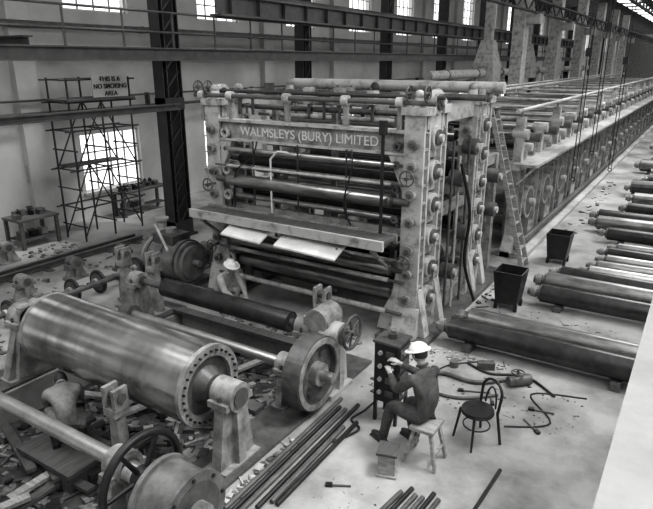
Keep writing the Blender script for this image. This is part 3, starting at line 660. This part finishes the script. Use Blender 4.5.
# ------------------------------------------------------------ people
def person(name,loc,yaw,J,cloth=M_cloth,hat=M_hat,hpitch=0.,hyaw=0.,curl=.6):
    loc=V(loc);Rz=Matrix.Rotation(yaw,3,'Z')
    E=empty(name,loc)
    W=lambda p:loc+Rz@V(p)
    def g(k):
        if k in J:return V(J[k])
        q=V(J[k[:-1]])
        return V((q.x,q.y*(1 if k[-1]=='L' else -1),q.z))
    ks=['pelvis','spine','chest','neck','shL','elL','wrL','shR','elR','wrR','hipL','kneeL','ankL','hipR','kneeR','ankR']
    pts=[];rad=[.155,.145,.165,.062]+[.088,.062,.042]*2+[.115,.082,.058]*2
    for k in ks: pts.append(g(k))
    ed=[(0,1),(1,2),(2,3),(2,4),(4,5),(5,6),(2,7),(7,8),(8,9),(0,10),(10,11),(11,12),(0,13),(13,14),(14,15)]
    me=bpy.data.meshes.new('clothed_body');me.from_pydata([tuple(Rz@p) for p in pts],ed,[]);me.materials.append(cloth)
    o=bpy.data.objects.new('clothed_body',me);COL.objects.link(o);o.parent=E
    md=o.modifiers.new('Skin','SKIN');md.use_smooth_shade=True;md.branch_smoothing=.6
    sv=me.skin_vertices[0].data
    for i,r in enumerate(rad): sv[i].radius=(r,r);sv[i].use_root=(i==0)
    sd=o.modifiers.new('Sub','SUBSURF');sd.levels=2;sd.render_levels=2
    H=W(J['head']);hr=Euler((0,hpitch,yaw+hyaw)).to_matrix()
    b=B('head',H,E)
    vs=[];fs=[];n=20;m=14
    for i in range(m+1):
        ph=-math.pi/2+math.pi*i/m
        for j in range(n):
            t=2*math.pi*j/n;cx=math.cos(ph)*math.cos(t);cy=math.cos(ph)*math.sin(t);cz=math.sin(ph)
            k=1-.22*max(0,-cz)
            x=.098*cx*k+(.012 if cz<-.2 and cx>0 else 0);y=.078*cy*k;z=.118*cz
            if cx>.85 and abs(cz+.12)<.25: x+=.012
            vs.append(H+hr@V((x,y,z)))
    for i in range(m):
        for j in range(n): fs.append((i*n+j,i*n+(j+1)%n,(i+1)*n+(j+1)%n,(i+1)*n+j))
    b.add(vs,fs,M_skin,True)
    P=lambda *a:H+hr@V(a)
    b.cyl(P(.098,0,.02),P(.118,0,-.03),.008,M_skin,r2=.016,seg=8);b.sph(P(.115,0,-.033),.015,M_skin)
    for s in(-1,1):
        b.sph(P(.088,.032*s,.012),.012,M_white,seg=10);b.sph(P(.098,.033*s,.012),.006,M_ink,seg=8)
        b.cyl(P(.094,.018*s,.032),P(.086,.048*s,.032),.005,M_hair,seg=6)
        b.sph(P(0,.08*s,-.005),.026,M_skin,sc=(.8,.4,1.2),seg=8)
    b.cyl(P(.098,-.022,-.062),P(.098,.022,-.062),.006,M_castD,seg=6)
    b.sph(P(-.012,0,.012),.107,M_hair,sc=(.95,.8,1.08),seg=18,z0=-.35,rot=Euler((0,hpitch-.25,yaw+hyaw)))
    nk=W(J['neck']);b.cyl(nk-V((0,0,.02)),P(-.015,0,-.06),.056,M_skin,r2=.052,seg=14)
    b.ring(nk,(P(0,0,0)-nk),.06,.018,cloth,n=16)
    if hat:
        er=Euler((0,hpitch,yaw+hyaw));b.sph(P(-.005,0,.045),.13,hat,sc=(1,.86,.78),seg=22,z0=0,rot=er)
        b.cyl(P(.01,0,.04),P(.01,0,.052),.155,hat,seg=28);b.cyl(P(.13,0,.046),P(.175,0,.03),.01,hat,seg=6)
        b.bar(P(-.12,0,.09),P(.11,0,.1),.02,.06,hat)
    b.done()
    b=B('hands',W(J['pelvis']),E)
    for s,k in((1,'L'),(-1,'R')):
        wr=W(g('wr'+k));el=W(g('el'+k));d=(wr-el).normalized();side=(Rz@V((0,s,0)));side=(side-d*side.dot(d)).normalized();nrm=d.cross(side)*s
        if nrm.z>0:nrm=-nrm
        b.cyl(wr-d*.03,wr+d*.03,.03,M_skin,seg=10)
        c=wr+d*.06;q=[c-d*.045,c+d*.045]
        a=side*.036;e=nrm*.014
        b.hexa([q[0]-a*.75-e,q[0]+a*.75-e,q[0]+a*.75+e,q[0]-a*.75+e,q[1]-a-e,q[1]+a-e,q[1]+a+e,q[1]-a+e],M_skin)
        for i,L in enumerate((.07,.078,.072,.058)):
            r0=q[1]+side*(-.027+.018*i)
            p1=r0+(d*math.cos(curl*.5)+nrm*math.sin(curl*.5))*L*.45;p2=p1+(d*math.cos(curl*1.3)+nrm*math.sin(curl*1.3))*L*.32;p3=p2+(d*math.cos(curl*2)+nrm*math.sin(curl*2))*L*.26
            b.cyl(r0,p1,.0095,M_skin,r2=.009,seg=8);b.sph(p1,.0092,M_skin,seg=8);b.cyl(p1,p2,.009,M_skin,r2=.008,seg=8);b.sph(p2,.0082,M_skin,seg=8);b.cyl(p2,p3,.008,M_skin,r2=.0065,seg=8);b.sph(p3,.0066,M_skin,seg=8)
        t0=c-side*.034-d*.02;t1=t0-side*.025+d*.035+nrm*.01;t2=t1+d*.03+nrm*.012
        b.cyl(t0,t1,.012,M_skin,r2=.0105,seg=8);b.sph(t1,.0105,M_skin,seg=8);b.cyl(t1,t2,.0105,M_skin,r2=.008,seg=8);b.sph(t2,.008,M_skin,seg=8)
    b.done()
    b=B('boots',W(J['pelvis']),E)
    for k in'LR':
        a=W(g('ank'+k));kn=W(g('knee'+k));f=Rz@V(J.get('foot'+k,J.get('foot',(1,0,0))));f.normalize()
        b.cyl(a+(kn-a).normalized()*.08,a-V((0,0,.03)),.062,M_boot,r2=.055,seg=14)
        c=a+f*.07-V((0,0,.045));ya=math.atan2(f.y,f.x);pt=-math.asin(max(-1,min(1,f.z)))
        b.sph(c,.15,M_boot,sc=(1,.36,.36),seg=16,rot=(0,pt,ya));b.box(c-V((0,0,.035)),(.27,.09,.03),M_black,(0,pt,ya))
    b.done()
    return E
seated=dict(pelvis=(-.02,0,.64),spine=(.0,0,.83),chest=(.07,0,1.04),neck=(.13,0,1.23),head=(.19,0,1.35),sh=(.08,.19,1.13),
 elL=(.3,.24,.89),wrL=(.55,.12,.96),elR=(.3,-.24,.91),wrR=(.56,-.06,1.03),hip=(.03,.1,.61),kneeL=(.42,.2,.62),ankL=(.55,.2,.1),kneeR=(.44,-.12,.56),ankR=(.36,-.14,.1))
person('seated_worker',(MX,MY,0),math.radians(157),seated,M_cloth,M_hat,hpitch=.35,hyaw=0)
kneel=dict(pelvis=(-.12,0,.32),spine=(.0,0,.47),chest=(.14,0,.66),neck=(.23,0,.82),head=(.3,0,.93),sh=(.15,.18,.74),el=(.36,.22,.5),wr=(.55,.12,.38),
 hip=(-.06,.1,.31),kneeL=(.28,.17,.44),ankL=(.12,.17,.1),kneeR=(.2,-.14,.13),ankR=(-.2,-.14,.1))
person('kneeling_worker',(-7.4,7.9,.0),math.radians(-10),kneel,M_clothL,M_hat,hpitch=.35)
person('crouching_worker',(-6.35,3.75,-.22),math.radians(150),dict(kneel,pelvis=(-.15,0,.42),spine=(0,0,.6),chest=(.2,0,.72),neck=(.36,0,.74),head=(.46,0,.74),sh=(.24,.19,.72),el=(.4,.2,.45),wr=(.52,.1,.25),hip=(-.08,.1,.42),kneeL=(.3,.18,.48),ankL=(.1,.17,.1),kneeR=(.3,-.18,.48),ankR=(.08,-.16,.1)),M_clothM,None,hpitch=.9)
stand_=dict(pelvis=(0,0,.98),spine=(.01,0,1.15),chest=(.03,0,1.36),neck=(.04,0,1.53),head=(.08,0,1.65),sh=(.02,.2,1.46),el=(.1,.25,1.2),wr=(.3,.15,1.08),
 hip=(0,.1,.93),kneeL=(.05,.12,.5),ankL=(-.02,.13,.1),kneeR=(.02,-.12,.5),ankR=(-.06,-.13,.1))
person('standing_worker',(-9.9,10.6,0),math.radians(60),stand_,M_clothM,None,hpitch=.3)
person('rigging_worker',(-5.35,10.45,3.15),math.radians(150),dict(kneel),M_clothM,None,hpitch=.4)
b=B('scaffold_board',(-5.9,10.4,3.15));b.b2((-7.9,10.15,3.09),(-4.0,10.75,3.15),M_woodD);b.done()
# ------------------------------------------------------------ light, camera
w=bpy.data.worlds.new('World');scene.world=w;w.use_nodes=True
w.node_tree.nodes['Background'].inputs[0].default_value=(1,1,1,1);w.node_tree.nodes['Background'].inputs[1].default_value=1.75
def sun(name,rot,e,ang):
    l=bpy.data.lights.new(name,'SUN');l.energy=e;l.angle=math.radians(ang);o=bpy.data.objects.new(name,l);o.rotation_euler=[math.radians(a) for a in rot];o.location=(0,0,20);COL.objects.link(o)
sun('sun',(-12,22,0),4.0,16)
def area(name,loc,rot,sx,sy,e):
    l=bpy.data.lights.new(name,'AREA');l.shape='RECTANGLE';l.size=sx;l.size_y=sy;l.energy=e;o=bpy.data.objects.new(name,l);o.location=loc;o.rotation_euler=[math.radians(a) for a in rot];COL.objects.link(o)
area('roof_light',(2,5,9.1),(0,15,0),4,14,850);area('roof_light',(-1,26,9.0),(0,8,0),3,16,850)
area('roof_light',(-8.5,1,9.1),(0,-10,0),3,8,480)
cam=bpy.data.cameras.new('camera');co=bpy.data.objects.new('camera',cam);COL.objects.link(co)
co.location=(0,0,4.6);co.rotation_euler=(math.radians(90-18.2),0,math.radians(32.4));cam.sensor_width=36;cam.lens=36*589/653;cam.clip_end=300
scene.camera=co
scene.view_settings.view_transform='Standard'
try: scene.view_settings.look='Medium High Contrast'
except Exception as e: print(e)
